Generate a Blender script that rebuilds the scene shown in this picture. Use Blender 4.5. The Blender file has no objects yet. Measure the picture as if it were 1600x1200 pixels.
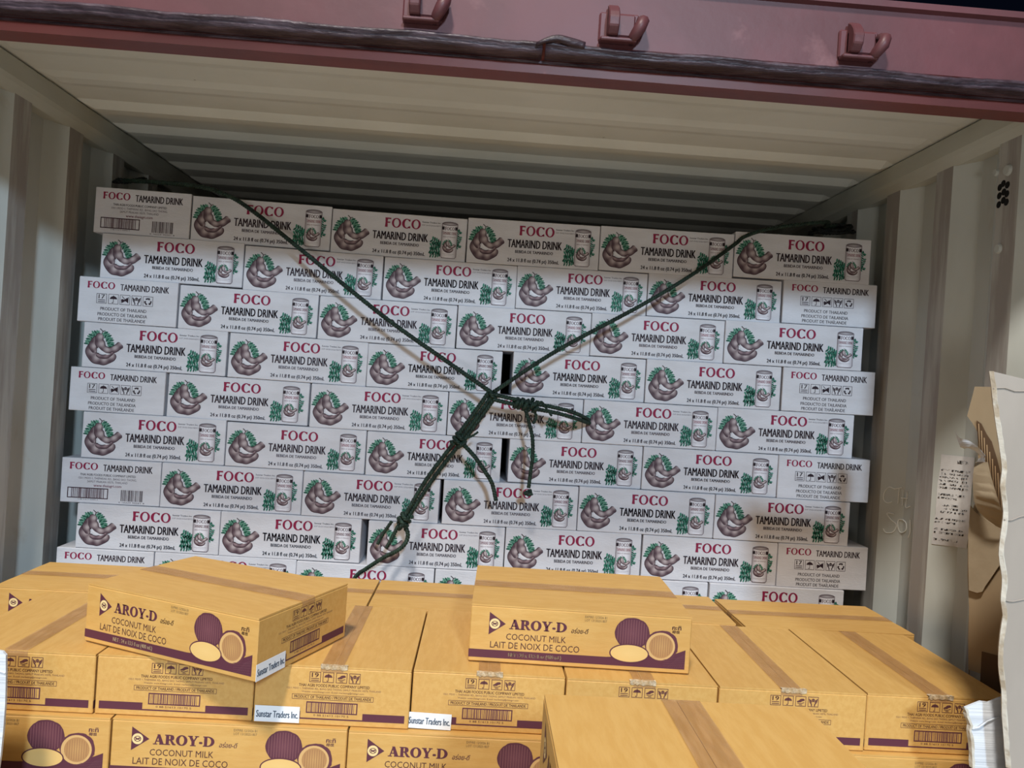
import bpy, bmesh, math, random
from mathutils import Vector, Matrix
random.seed(7)
D = bpy.data; S = bpy.context.scene; COL = S.collection
# ---------------------------------------------------------------- camera
CAM = Vector((1.38311, -2.30168, -0.48546))
VR = Vector((0.9971724, -0.0369684, 0.0654265))
VU = Vector((-0.0652867, 0.0049788, 0.9978541))
VF = Vector((0.0372148, 0.9993040, -0.0025511))
cd = D.cameras.new('camera'); cam = D.objects.new('camera', cd); COL.objects.link(cam)
cd.sensor_width = 36; cd.lens = 27.0; cd.clip_start = 0.02; cd.clip_end = 200
m3 = Matrix((VR, VU, -VF)).transposed(); cam.matrix_world = Matrix.Translation(CAM) @ m3.to_4x4()
S.camera = cam
# ---------------------------------------------------------------- light and exposure
w = D.worlds.new('night_sky'); S.world = w; w.use_nodes = True
w.node_tree.nodes['Background'].inputs[0].default_value = (0.10, 0.16, 0.40, 1)
w.node_tree.nodes['Background'].inputs[1].default_value = 0.012
def area(name, loc, target, size, power, col):
    l = D.lights.new(name, 'AREA'); l.shape = 'DISK'; l.size = size; l.energy = power; l.color = col
    o = D.objects.new(name, l); COL.objects.link(o); o.location = loc
    o.rotation_euler = (Vector(target) - Vector(loc)).to_track_quat('-Z', 'Y').to_euler(); return o
area('yard_lamp_high', (0.25, -5.6, 6.4), (1.4, -0.6, -1.0), 1.0, 780, (1.0, 0.95, 0.87))
area('yard_lamp_low', (3.1, -10.5, 3.4), (1.4, 0, -0.6), 0.9, 730, (0.62, 0.81, 1.0))
area('fill_lamp_wide', (-1.5, -6.5, 2.6), (1.4, 0, -0.4), 2.6, 45, (1.0, 0.90, 0.78))  # added broad warm fill that lifts the general ambient level
area('fill_lamp_ground', (0.6, -7.5, -1.7), (1.4, 0, -0.2), 1.0, 52, (1.0, 0.95, 0.88))  # added low fill, aimed inward to brighten the ceiling and upper rows
vs = S.view_settings; vs.view_transform = 'Standard'; vs.look = 'None'; vs.gamma = 1; vs.exposure = 0.0; vs.use_curve_mapping = False

def at(px, py, y):
    d = VF + VR * ((px - 800) / 1200) + VU * ((600 - py) / 1200)
    return CAM + d * ((y - CAM.y) / d.y)
# ---------------------------------------------------------------- materials
def lin(c):
    return tuple(((v / 255) / 12.92 if v / 255 <= .04045 else ((v / 255 + .055) / 1.055) ** 2.4) for v in c[:3]) + (1,)
def mat(name, c, rough=.7, c2=None, scale=8, stretch=(1, 1, 1), bump=0, bscale=60, metal=0, spec=.3, lo=.4, hi=.6, c3=None, s3=3, lo3=.55, hi3=.7, alpha=1, use_col=False, bstretch=None):
    m = D.materials.new(name); m.use_nodes = True; nt = m.node_tree; N = nt.nodes; L = nt.links
    b = N['Principled BSDF']; b.inputs['Roughness'].default_value = rough; b.inputs['Metallic'].default_value = metal
    b.inputs['Specular IOR Level'].default_value = spec; b.inputs['Alpha'].default_value = alpha
    tc = N.new('ShaderNodeTexCoord'); mp = N.new('ShaderNodeMapping'); mp.inputs['Scale'].default_value = stretch
    L.new(tc.outputs['Object'], mp.inputs['Vector'])
    src = None
    if use_col:
        a = N.new('ShaderNodeAttribute'); a.attribute_name = 'Col'; src = a.outputs['Color']
    else:
        r = N.new('ShaderNodeRGB'); r.outputs[0].default_value = lin(c); src = r.outputs[0]
    def layer(src, col, sc, lo, hi, vec):
        n = N.new('ShaderNodeTexNoise'); n.inputs['Scale'].default_value = sc; n.inputs['Detail'].default_value = 5
        n.inputs['Roughness'].default_value = .6
        L.new(vec, n.inputs['Vector'])
        cr = N.new('ShaderNodeMapRange'); cr.inputs['From Min'].default_value = lo; cr.inputs['From Max'].default_value = hi
        L.new(n.outputs['Fac'], cr.inputs['Value'])
        mx = N.new('ShaderNodeMix'); mx.data_type = 'RGBA'; L.new(cr.outputs[0], mx.inputs['Factor'])
        L.new(src, mx.inputs['A']); mx.inputs['B'].default_value = lin(col); return mx.outputs['Result']
    if c2: src = layer(src, c2, scale, lo, hi, mp.outputs[0])
    if c3: src = layer(src, c3, s3, lo3, hi3, tc.outputs['Object'])
    L.new(src, b.inputs['Base Color'])
    if bump:
        n = N.new('ShaderNodeTexNoise'); n.inputs['Scale'].default_value = bscale; n.inputs['Detail'].default_value = 4
        mp2 = N.new('ShaderNodeMapping'); mp2.inputs['Scale'].default_value = bstretch or stretch
        L.new(tc.outputs['Object'], mp2.inputs['Vector']); L.new(mp2.outputs[0], n.inputs['Vector'])
        bp = N.new('ShaderNodeBump'); bp.inputs['Strength'].default_value = bump; bp.inputs['Distance'].default_value = .01
        L.new(n.outputs['Fac'], bp.inputs['Height']); L.new(bp.outputs[0], b.inputs['Normal'])
    return m
M = {}
M['white_board'] = mat('white_board', (212, 211, 216), .62, (203, 201, 205), 5, (1, 1, 3), .12, 90, c3=(190, 186, 184), s3=2.2, lo3=.58, hi3=.8)
M['white_edge'] = mat('white_edge', (196, 192, 190), .7)
M['kraft'] = mat('kraft', (212, 167, 97), .55, (206, 159, 88), 18, (1, 5, 5), .05, 70, spec=.35, c3=(204, 155, 88), s3=3, lo3=.55, hi3=.85)
M['kraft_dark'] = mat('kraft_dark', (120, 84, 42), .8)
M['kraft_edge'] = mat('kraft_edge', (222, 186, 122), .7)
M['tape'] = mat('tape', (164, 120, 84), .26, (196, 152, 112), 16, (1, 6, 1), .2, 30, spec=.5, alpha=.40)
M['tape_white'] = mat('tape_white', (225, 210, 185), .4, (190, 160, 120), 60, bump=.4, bscale=120)
M['print'] = mat('print_ink', None, .6, use_col=True)
M['sticker'] = mat('sticker_paper', (236, 240, 246), .45)
M['paint'] = mat('container_paint', (190, 194, 190), .5, (179, 183, 178), 3, (1, 1, .35), .06, 14, c3=(172, 166, 154), s3=6, lo3=.62, hi3=.8)
M['scuff'] = mat('scuffed_paint', (176, 175, 170), .6, (150, 145, 140), 7, (1, 2.5, .25), .12, 20, lo=.42, hi=.56)
M['ceil'] = mat('ceiling_paint', (222, 222, 214), .5, (213, 213, 204), 2.5, (1, 1, 1), .05, 10, c3=(120, 112, 96), s3=30, lo3=.74, hi3=.8)
M['rail'] = mat('rail_paint', (186, 187, 176), .45, (176, 176, 164), 4, (1, .4, 1), .05, 14)
M['red'] = mat('red_container_paint', (95, 54, 58), .45, (86, 50, 53), 5, (1, 1, 1), .08, 18, c3=(116, 78, 80), s3=9, lo3=.6, hi3=.75)
M['red2'] = mat('red_lip_paint', (112, 52, 46), .42, (98, 46, 42), 6, (.4, 1, 1), .08, 18)
M['gasket'] = mat('weathered_rubber', (52, 38, 44), .42, (88, 72, 80), 22, (.5, 2, 2), .6, 40, lo=.45, hi=.7)
M['rope'] = mat('green_rope', (38, 58, 47), .55, (24, 38, 31), 60, (1, 1, 1), .3, 200)
M['rope_dark'] = mat('black_rope', (30, 34, 34), .5, (18, 22, 22), 60, (1, 1, 1), .3, 200)
M['wood'] = mat('plywood_floor', (120, 92, 66), .7, (92, 70, 50), 3, (1, 6, 1), .1, 30)
M['concrete'] = mat('concrete', (176, 174, 166), .85, (158, 156, 148), 3, bump=.1, bscale=30)
M['grey_board'] = mat('grey_cardboard', (166, 157, 148), .75, (156, 147, 138), 3, (1, 1, .4), .12, 24, c3=(144, 134, 124), s3=5, lo3=.66, hi3=.72)
M['white_flap'] = mat('pale_cardboard', (222, 226, 232), .7, (205, 210, 218), 5, (.2, .2, 8), .3, 16)
M['brown_board'] = mat('brown_cardboard', (160, 140, 112), .8, (148, 128, 101), 3, (1, 1, .4), .08, 30)
M['liner'] = mat('paper_liner', (166, 150, 126), .8, (150, 134, 110), 4, bump=.2, bscale=20)
M['flute'] = mat('flute_dark', (92, 70, 50), .85)
M['flute_ridge'] = mat('flute_ridge', (140, 114, 84), .85)
M['hole'] = mat('hole_dark', (14, 14, 14), .9)
M['paper'] = mat('notice_paper', (208, 208, 208), .7, (192, 190, 190), 8)
M['chalk'] = mat('chalk', (232, 234, 230), .9)
# ---------------------------------------------------------------- objects
def link(name, me, m=None, parent=None, kind=None, loc=None):
    if m and not me.materials: me.materials.append(m)
    o = D.objects.new(name, me); COL.objects.link(o)
    if parent: o.parent = parent
    if kind: o['kind'] = kind
    if loc is not None: o.location = loc
    return o
def thing(name, label, cat, group=None, loc=(0, 0, 0), rz=0):
    o = D.objects.new(name, None); COL.objects.link(o); o.empty_display_size = .05
    o.location = loc; o.rotation_euler = (0, 0, rz); o['label'] = label; o['category'] = cat
    if group: o['group'] = group
    return o
def from_bm(bm, name, smooth=False):
    me = D.meshes.new(name); bm.normal_update(); bm.to_mesh(me); bm.free()
    if smooth:
        for p in me.polygons: p.use_smooth = True
    return me
def box_bm(bm, x0, x1, y0, y1, z0, z1, bev=0, mi=0):
    vs_ = [bm.verts.new((x, y, z)) for x in (x0, x1) for y in (y0, y1) for z in (z0, z1)]
    q = [(0, 1, 3, 2), (4, 6, 7, 5), (0, 4, 5, 1), (2, 3, 7, 6), (0, 2, 6, 4), (1, 5, 7, 3)]
    fs = [bm.faces.new([vs_[i] for i in f]) for f in q]
    for f in fs: f.material_index = mi
    if bev:
        es = set(e for f in fs for e in f.edges)
        r = bmesh.ops.bevel(bm, geom=list(es), offset=bev, segments=1, affect='EDGES')
    return fs
def box_mesh(name, *a, bev=0):
    bm = bmesh.new(); box_bm(bm, *a, bev=bev); bmesh.ops.recalc_face_normals(bm, faces=bm.faces); return from_bm(bm, name)
def prism(name, prof, x0, x1, axis='x', mats=None):
    """extrude a closed profile (list of 2-tuples) along x (profile = y,z) or y (profile = x,z)"""
    bm = bmesh.new(); n = len(prof)
    def v(p, t): return bm.verts.new((t, p[0], p[1]) if axis == 'x' else (p[0], t, p[1]))
    a = [v(p, x0) for p in prof]; b = [v(p, x1) for p in prof]
    for i in range(n):
        f = bm.faces.new((a[i], a[(i + 1) % n], b[(i + 1) % n], b[i]))
        if mats: f.material_index = mats[i]
    bm.faces.new(a); bm.faces.new(b[::-1]); bmesh.ops.recalc_face_normals(bm, faces=bm.faces); return from_bm(bm, name)
def tube_bm(bm, pts, r, sides=6, cap=True):
    rings = []; up = Vector((0.31, .2, 1)).normalized(); pts = [Vector(p) for p in pts]
    for i, p in enumerate(pts):
        t = (pts[min(i + 1, len(pts) - 1)] - pts[max(i - 1, 0)])
        t = t.normalized() if t.length > 1e-9 else Vector((1, 0, 0))
        s = t.cross(up); s = s.normalized() if s.length > 1e-4 else t.cross(Vector((1, 0, 0))).normalized()
        u = s.cross(t); up = u
        rr = r[i] if isinstance(r, (list, tuple)) else r
        rings.append([bm.verts.new(p + (s * math.cos(a) + u * math.sin(a)) * rr) for a in [2 * math.pi * k / sides for k in range(sides)]])
    for a, b in zip(rings, rings[1:]):
        for k in range(sides): bm.faces.new((a[k], a[(k + 1) % sides], b[(k + 1) % sides], b[k]))
    if cap: bm.faces.new(rings[0][::-1]); bm.faces.new(rings[-1])
def spline(pts, step):
    pts = [Vector(p) for p in pts]; out = []
    P = [pts[0] * 2 - pts[1]] + pts + [pts[-1] * 2 - pts[-2]]
    for i in range(1, len(P) - 2):
        n = max(2, int((P[i + 1] - P[i]).length / step))
        for k in range(n):
            t = k / n; a, b, c, d = P[i - 1:i + 3]
            out.append(.5 * ((2 * b) + (c - a) * t + (2 * a - 5 * b + 4 * c - d) * t * t + (3 * b - a - 3 * c + d) * t ** 3))
    out.append(pts[-1]); return out
def rope_bm(bm, pts, r_, step=.0025, pitch=.024, phase=0):
    """three strands laid round each other"""
    r = r_ * 1.12; c = spline(pts, step); up = Vector((.3, 1, .2)).normalized(); st = [[], [], []]; s_ = 0
    for i, p in enumerate(c):
        t = c[min(i + 1, len(c) - 1)] - c[max(i - 1, 0)]
        t = t.normalized() if t.length > 1e-9 else Vector((0, 0, 1))
        s = t.cross(up)
        s = s.normalized() if s.length > 1e-4 else t.cross(Vector((1, 0, 0))).normalized()
        u = s.cross(t); up = u
        if i: s_ += (p - c[i - 1]).length
        for k in range(3):
            a = phase + 2 * math.pi * (s_ / pitch + k / 3); st[k].append(p + (s * math.cos(a) + u * math.sin(a)) * r * .52)
    for k in range(3): tube_bm(bm, st[k], r * .56, 5)

# ---------------------------------------------------------------- flat print on carton faces
EPS = 4e-5
_text = {}
def text_tris(s, bold):
    key = (s, bold)
    if key in _text: return _text[key]
    c = D.curves.new('t', 'FONT'); c.body = s; c.resolution_u = 2; c.offset = bold; c.size = 1
    o = D.objects.new('t', c); me = D.meshes.new_from_object(o)
    r = ([v.co[:2] for v in me.vertices], [tuple(p.vertices) for p in me.polygons])
    D.objects.remove(o); D.meshes.remove(me); D.curves.remove(c); _text[key] = r; return r
CAP = None
class Art:
    """paints on a face of width w, height h; u from left, v from top, both 0..1"""
    def __init__(s, w, h): s.w, s.h, s.V, s.F, s.C, s.n = w, h, [], [], [], 1
    def up(s, k=1): s.n += k
    def P(s, u, v): return ((u - .5) * s.w, -3e-4 - s.n * EPS, (1 - v) * s.h)
    def poly(s, pts, col):
        b = len(s.V); s.V += [s.P(*p) for p in pts]; s.F.append(tuple(range(b, b + len(pts)))); s.C.append([lin(col)] * len(pts))
    def rect(s, u0, v0, u1, v1, col): s.poly([(u0, v0), (u0, v1), (u1, v1), (u1, v0)], col)
    def frame(s, u0, v0, u1, v1, t, col):
        tu, tv = t / s.w, t / s.h
        s.rect(u0, v0, u1, v0 + tv, col); s.rect(u0, v1 - tv, u1, v1, col); s.rect(u0, v0 + tv, u0 + tu, v1 - tv, col); s.rect(u1 - tu, v0 + tv, u1, v1 - tv, col)
    def ell(s, u, v, ru, rv, col, edge=None, n=16, rot=0, jag=0):
        """ellipse with radii in metres; colour runs from centre to edge"""
        c = lin(col); e = lin(edge or col); b = len(s.V); s.V.append(s.P(u, v))
        for k in range(n):
            a = 2 * math.pi * k / n; j = 1 + (random.uniform(-jag, jag) if jag else 0)
            x, y = ru * math.cos(a) * j, rv * math.sin(a) * j; x, y = x * math.cos(rot) - y * math.sin(rot), x * math.sin(rot) + y * math.cos(rot)
            s.V.append(s.P(u + x / s.w, v + y / s.h))
        for k in range(n):
            s.F.append((b, b + 1 + k, b + 1 + (k + 1) % n)); s.C.append([c, e, e])
    def strip(s, pts, t, col):
        """polyline of thickness t metres"""
        for (a, b), (c, d) in zip(pts, pts[1:]):
            x, y = (c - a) * s.w, (d - b) * s.h; l = math.hypot(x, y) or 1; nx, ny = -y / l * t / 2, x / l * t / 2
            s.poly([(a + nx / s.w, b + ny / s.h), (a - nx / s.w, b - ny / s.h), (c - nx / s.w, d - ny / s.h), (c + nx / s.w, d + ny / s.h)], col)
    def text(s, t, u0, u1, v0, v1, col, bold=.0, shear=0):
        """cap height spans v0..v1, ink width spans u0..u1"""
        V, F = text_tris(t, 0)
        if not V: return
        x0 = min(p[0] for p in V); x1 = max(p[0] for p in V); Hc, _ = text_tris('H', 0); y0 = min(p[1] for p in Hc); y1 = max(p[1] for p in Hc)
        c = lin(col); sh = bold * 1.5 * (v1 - v0) * s.h / s.w
        for d in ((-sh, 0, sh) if bold > .009 else ((-sh / 2, sh / 2) if bold else (0,))):
            b = len(s.V)
            for x, y in V:
                fv = (y - y0) / (y1 - y0); s.V.append(s.P(u0 + d + (x - x0) / (x1 - x0) * (u1 - u0) + shear * fv / s.w, v1 - fv * (v1 - v0)))
            for f in F: s.F.append(tuple(i + b for i in f)); s.C.append([c] * len(f))
    def glyphs(s, word, u0, u1, v0, v1, col, font, gap=.08):
        """hand drawn letters: each glyph = (advance, [polygons]) in a unit-high cell"""
        tot = sum(font[ch][0] for ch in word) + gap * (len(word) - 1); x = 0
        for ch in word:
            adv, polys = font[ch]
            for P_ in polys: s.poly([(u0 + (x + p[0]) / tot * (u1 - u0), v1 - p[1] * (v1 - v0)) for p in P_], col)
            x += adv + gap
    def mesh(s, name):
        me = D.meshes.new(name); me.from_pydata(s.V, [], s.F); me.update()
        ca = me.color_attributes.new('Col', 'FLOAT_COLOR', 'CORNER'); i = 0
        for f, cs in zip(me.polygons, s.C):
            for k in range(f.loop_total): ca.data[f.loop_start + k].color = cs[k]
        me.materials.append(M['print']); return me
def ring(cx, cy, rx, ry, ix, iy, a0=0, a1=360, n=28, iox=0):
    """O or C shaped band, as quads"""
    out = []; closed = a1 - a0 >= 360
    for k in range(n):
        a, b = math.radians(a0 + (a1 - a0) * k / n), math.radians(a0 + (a1 - a0) * (k + 1) / n)
        out.append([(cx + rx * math.cos(a), cy + ry * math.sin(a)), (cx + rx * math.cos(b), cy + ry * math.sin(b)),
                    (cx + iox + ix * math.cos(b), cy + iy * math.sin(b)), (cx + iox + ix * math.cos(a), cy + iy * math.sin(a))])
    return out
def R_(x0, y0, x1, y1): return [(x0, y0), (x1, y0), (x1, y1), (x0, y1)]
FLARE = {  # flared sans, heavy vertical stress
 'F': (.66, [[(.03, 0), (.07, .5), (.03, 1), (.33, 1), (.29, .5), (.33, 0)], [(.3, 1), (.3, .86), (.6, .86), (.66, .80), (.66, 1)], [(.28, .58), (.28, .45), (.52, .45), (.57, .40), (.57, .63), (.52, .58)]]),
 'O': (1.02, ring(.51, .5, .50, .52, .27, .43)),
 'C': (.92, ring(.50, .5, .50, .52, .24, .43, 42, 318, 24, .03) + [[(.80, .98), (.90, .93), (.86, .70), (.70, .84)], [(.70, .14), (.86, .30), (.93, .07), (.80, .01)]]),
}
SLAB = {  # heavy bracketed serif
 'A': (1.02, [R_(0, 0, .40, .09), R_(.56, 0, 1.06, .09), [(.14, .05), (.42, 1), (.56, 1), (.24, .05)], [(.36, 1), (.62, 1), (.98, .05), (.62, .05)], R_(.26, .28, .70, .38)]),
 'R': (.98, [R_(0, 0, .50, .09), R_(0, .91, .5, 1), R_(.10, 0, .38, 1), [(.38, 1), (.38, .89), (.50, .89), (.50, .56), (.38, .56), (.38, .45), (.58, .45), (.80, .52), (.86, .72), (.78, .93), (.58, 1)], [(.44, .50), (.66, .48), (.90, .12), (1.0, .10), (1.0, 0), (.76, 0), (.66, .08)]]),
 'O': (1.04, ring(.52, .5, .52, .52, .22, .42)),
 'Y': (.98, [R_(0, .91, .44, 1), R_(.62, .91, 1.0, 1), [(.08, .95), (.36, .95), (.60, .50), (.60, .38), (.36, .38)], [(.74, .95), (.88, .95), (.58, .40), (.46, .44)], R_(.34, 0, .62, .46), R_(.22, 0, .74, .09)]),
 '-': (.34, [[(.0, .34), (.05, .44), (.29, .44), (.34, .34), (.29, .24), (.05, .24)]]),
 'D': (1.06, [R_(0, 0, .5, .09), R_(0, .91, .5, 1), R_(.10, 0, .38, 1)] + ring(.42, .5, .62, .5, .32, .40, -90, 90, 16)),
}
MAROON = (92, 48, 62); INKR = (138, 28, 66); INK = (46, 30, 40); GREEN = (42, 112, 88); DGREEN = (28, 84, 68)
def frond(A, pts, n, ln, col, wr=.17, back=False):
    """pinnate leaf along a polyline"""
    if back: A.strip(pts, ln * 1.15, (112, 156, 138)); A.up()
    A.strip(pts, .0008, DGREEN)
    for k in range(n):
        t = (k + .5) / n * (len(pts) - 1); i = min(int(t), len(pts) - 2); f = t - i
        u = pts[i][0] + (pts[i + 1][0] - pts[i][0]) * f; v = pts[i][1] + (pts[i + 1][1] - pts[i][1]) * f
        dx, dy = (pts[i + 1][0] - pts[i][0]) * A.w, (pts[i + 1][1] - pts[i][1]) * A.h; a = math.atan2(dy, dx)
        for sgn in (-1, 1):
            b = a + sgn * 1.15; L_ = ln * (1 - .35 * abs(k / n - .4))
            A.ell(u + math.cos(b) * L_ * .5 / A.w, v + math.sin(b) * L_ * .5 / A.h, L_ * .55, ln * wr, col if (k + (sgn > 0)) % 2 else DGREEN, None, 7, b)
def pod(A, pts, seg, cc, ce, co, lump=.09, dark=.014, sc=1):
    """one curved pod: pts = (u, v, radius in metres); shaded from spine to rim"""
    q = [Vector(p) for p in pts]; c = spline([Vector((p.x * A.w, p.y * A.h, p.z)) for p in q], .0022 * sc); n = len(c)
    def put(offs, cols, grow):
        rows = []
        for i, p in enumerate(c):
            t = c[min(i + 1, n - 1)] - c[max(i - 1, 0)]; l = math.hypot(t.x, t.y) or 1; nx, ny = -t.y / l, t.x / l
            endf = math.sqrt(max(.0, 1 - max(0, (2.2 - i) / 2.6, (i - n + 3.2) / 2.6) ** 2)); r = (p.z * (1 + lump * math.sin(i * seg)) + grow) * endf
            b = .5 + .5 * math.sin(i * seg - .3)
            rows.append((len(A.V), b)); A.V += [A.P((p.x + nx * r * o) / A.w, (p.y + ny * r * o) / A.h) for o in offs]
        def col(k, b):
            a_, b_ = cols[k]; return tuple(a_[m_] + (b_[m_] - a_[m_]) * b for m_ in range(3)) + (1,)
        for (a, ba), (b, bb) in zip(rows, rows[1:]):
            for k in range(len(offs) - 1):
                A.F.append((a + k, a + k + 1, b + k + 1, b + k)); A.C.append([col(k, ba), col(k + 1, ba), col(k + 1, bb), col(k, bb)])
    e, m_, l_ = lin(ce), lin(tuple((x + y) / 2 for x, y in zip(cc, ce))), lin(cc)
    put((-1, 1), [(lin(co), lin(co))] * 2, dark); A.up(2)
    put((-1, -.55, -.05, .5, 1), [(e, e), (m_, l_), (m_, l_), (e, m_), (e, e)], 0); A.up(2)
def tamarind(A, u0, v0, wu, hv, mini=False):
    """cluster of curved pods with two fronds"""
    U = lambda x: u0 + x * wu
    Vv = lambda y: v0 + y * hv
    sc = wu * A.w; cc, ce, co = (182, 168, 168), (80, 60, 68), (46, 30, 38)
    if mini: cc, ce = (200, 188, 188), (74, 50, 58)
    n = 4 if mini else 8
    frond(A, [(U(.36), Vv(.12)), (U(.2), Vv(.17)), (U(.1), Vv(.3)), (U(.03), Vv(.48))], n, sc * .12, (78, 132, 110), .22, True)
    A.up(); frond(A, [(U(.46), Vv(.1)), (U(.58), Vv(.22)), (U(.66), Vv(.36)), (U(.69), Vv(.5))], n, sc * .12, (78, 132, 110), .22, True); A.up()
    pods = [[(.29, .42, .09), (.19, .51, .125), (.15, .64, .14), (.20, .78, .145), (.34, .87, .14), (.49, .89, .13), (.63, .86, .115), (.74, .77, .10), (.80, .69, .065)],
            [(.41, .15, .075), (.36, .24, .10), (.36, .36, .12), (.42, .48, .115), (.50, .57, .09), (.62, .61, .085), (.72, .59, .09), (.82, .53, .088), (.91, .45, .10), (.96, .40, .095)],
            [(.34, .25, .06), (.26, .34, .10), (.20, .46, .105), (.21, .58, .09), (.27, .68, .06)],
            [(.30, .74, .035), (.42, .79, .05), (.54, .79, .05), (.66, .73, .048), (.75, .65, .03)]]
    for k in (0, 2, 1, 3):
        pod(A, [(U(x), Vv(y), r * sc) for x, y, r in pods[k]], .62, cc if k != 3 else (150, 128, 132), ce, co, .07, sc * (.02 if mini else .010), 2.2 if mini else 1)
    A.poly([(U(.335), Vv(.53)), (U(.36), Vv(.64)), (U(.46), Vv(.71)), (U(.60), Vv(.73)), (U(.69), Vv(.70)), (U(.56), Vv(.685)), (U(.44), Vv(.62))], (222, 220, 224))
    A.strip([(U(.36), Vv(.0)), (U(.44), Vv(.07)), (U(.41), Vv(.16))], sc * .022, (60, 46, 44)); A.strip([(U(.44), Vv(.07)), (U(.5), Vv(.05))], sc * .02, (60, 46, 44)); A.up()
def palm(A, cu, cv, n, ln, spread, base):
    """blunt lobed leaf"""
    for k in range(n):
        a = base + spread * (k / (n - 1) - .5)
        for j in (0, 1, 2):
            r = ln * (.35 + .3 * j); b = a + (.28 if j % 2 else -.2)
            A.ell(cu + math.cos(a) * r / A.w, cv + math.sin(a) * r / A.h, ln * .26, ln * .10, (GREEN, DGREEN, (60, 138, 112))[(j + k) % 3], None, 7, b)
def mini_can(A, u0, u1, v0, v1):
    W_ = u1 - u0; H_ = v1 - v0; g = lambda t: u0 + W_ * t
    cols = [(150, 142, 146), (206, 202, 208), (232, 230, 236), (226, 224, 230), (196, 192, 198), (150, 142, 148)]; xs = [0, .12, .35, .7, .9, 1]
    body = [(0, .07), (1, .07), (1, .95), (.9, 1.0), (.1, 1.0), (0, .95)]
    A.poly([(g(x - .02 if x < .5 else x + .02), v0 + H_ * y) for x, y in body], (90, 74, 82)); A.up()
    for i in range(5):
        b = len(A.V); A.V += [A.P(g(xs[i]), v0 + H_ * .09), A.P(g(xs[i]), v0 + H_ * (.95 if xs[i] in (0,) else .985)), A.P(g(xs[i + 1]), v0 + H_ * (.95 if xs[i + 1] == 1 else .985)), A.P(g(xs[i + 1]), v0 + H_ * .09)]
        A.F.append((b, b + 1, b + 2, b + 3)); A.C.append([lin(cols[i]), lin(cols[i]), lin(cols[i + 1]), lin(cols[i + 1])])
    A.up(); A.ell(g(.5), v0 + H_ * .075, W_ * A.w * .5, H_ * A.h * .055, (150, 144, 146), (96, 84, 90), 16); A.up()
    A.ell(g(.5), v0 + H_ * .085, W_ * A.w * .40, H_ * A.h * .035, (182, 178, 182), (130, 122, 128), 14)
    A.rect(u0, v0 + H_ * .155, g(.16), v0 + H_ * .24, (38, 26, 34)); A.rect(g(.84), v0 + H_ * .155, u1, v0 + H_ * .24, (38, 26, 34)); A.up()
    A.glyphs('FOCO', g(.2), g(.8), v0 + H_ * .16, v0 + H_ * .25, (70, 36, 48), FLARE)
    A.text('TAMARIND DRINK', g(.05), g(.95), v0 + H_ * .29, v0 + H_ * .37, (140, 70, 84), .01)
    A.text('BEBIDA DE TAMARINDO', g(.1), g(.9), v0 + H_ * .41, v0 + H_ * .445, (110, 80, 90))
    tamarind(A, g(.1), v0 + H_ * .48, W_ * .84, H_ * .36, True)
    A.strip([(g(.12), v0 + H_ * .885), (g(.88), v0 + H_ * .885)], .0006, (140, 130, 134)); A.strip([(g(.25), v0 + H_ * .92), (g(.75), v0 + H_ * .92)], .0005, (150, 140, 144))
def barcode(A, u0, u1, v0, v1, col, seed, n=30):
    rr = random.Random(seed); x = u0; step = (u1 - u0) / (n * 2.1)
    while x < u1 - step:
        wd = step * rr.choice((.7, .7, 1.2, 1.8)); A.rect(x, v0, min(x + wd, u1), v1, col); x += wd + step * rr.choice((.6, .9, 1.5))
def ic_umbrella(A, u0, v0, su, sv, col):
    g = lambda x, y: (u0 + su * x, v0 + sv * y)
    A.poly([g(.5 - .36 * math.cos(a), .5 - .30 * math.sin(a)) for a in [math.pi * k / 10 for k in range(11)]], col)
    A.strip([g(.5, .12), g(.5, .84), g(.42, .9), g(.36, .82)], su * A.w * .06, col)
def ic_hands(A, u0, v0, su, sv, col):
    g = lambda x, y: (u0 + su * x, v0 + sv * y); t = su * A.w * .1
    A.strip([g(.12, .2), g(.2, .55), g(.34, .72), g(.36, .92)], t, col); A.strip([g(.88, .2), g(.8, .55), g(.66, .72), g(.64, .92)], t, col)
    A.strip([g(.24, .3), g(.34, .56)], t, col); A.strip([g(.76, .3), g(.66, .56)], t, col)
    for p in ring(0, 0, 1, 1, .45, .45, n=12): A.poly([(u0 + su * (.5 + .15 * x), v0 + sv * (.34 + .17 * y)) for x, y in p], col)
    A.rect(*g(.46, .28), *g(.54, .4), col)
def ic_numbox(A, u0, v0, su, sv, col, num):
    A.text(num, u0 + su * .2, u0 + su * .8, v0 + sv * .1, v0 + sv * .52, col, .02); A.rect(u0 + su * .15, v0 + sv * .62, u0 + su * .85, v0 + sv * .69, col); A.rect(u0 + su * .15, v0 + sv * .80, u0 + su * .85, v0 + sv * .87, col)
def ic_hook(A, u0, v0, su, sv, col):
    g = lambda x, y: (u0 + su * x, v0 + sv * y); t = su * A.w * .07
    A.strip([g(.2, .15), g(.85, .8)], t, col); A.poly([g(.85, .15), g(.85, .75), g(.62, .68), g(.45, .52), g(.58, .38), g(.72, .34)], col)
    A.poly([g(.12, .5), g(.2, .42), g(.5, .5), g(.55, .62), g(.3, .78), g(.14, .72)], col); A.strip([g(.15, .85), g(.7, .3)], t, col)
def ic_shoe(A, u0, v0, su, sv, col):
    g = lambda x, y: (u0 + su * x, v0 + sv * y)
    A.poly([g(.14, .5), g(.3, .42), g(.5, .25), g(.74, .22), g(.86, .3), g(.86, .42), g(.62, .5), g(.5, .6), g(.16, .6)], col)
    A.strip([g(.2, .68), g(.5, .74), g(.84, .6)], su * A.w * .06, col); A.rect(*g(.34, .82), *g(.66, .88), col)
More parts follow.
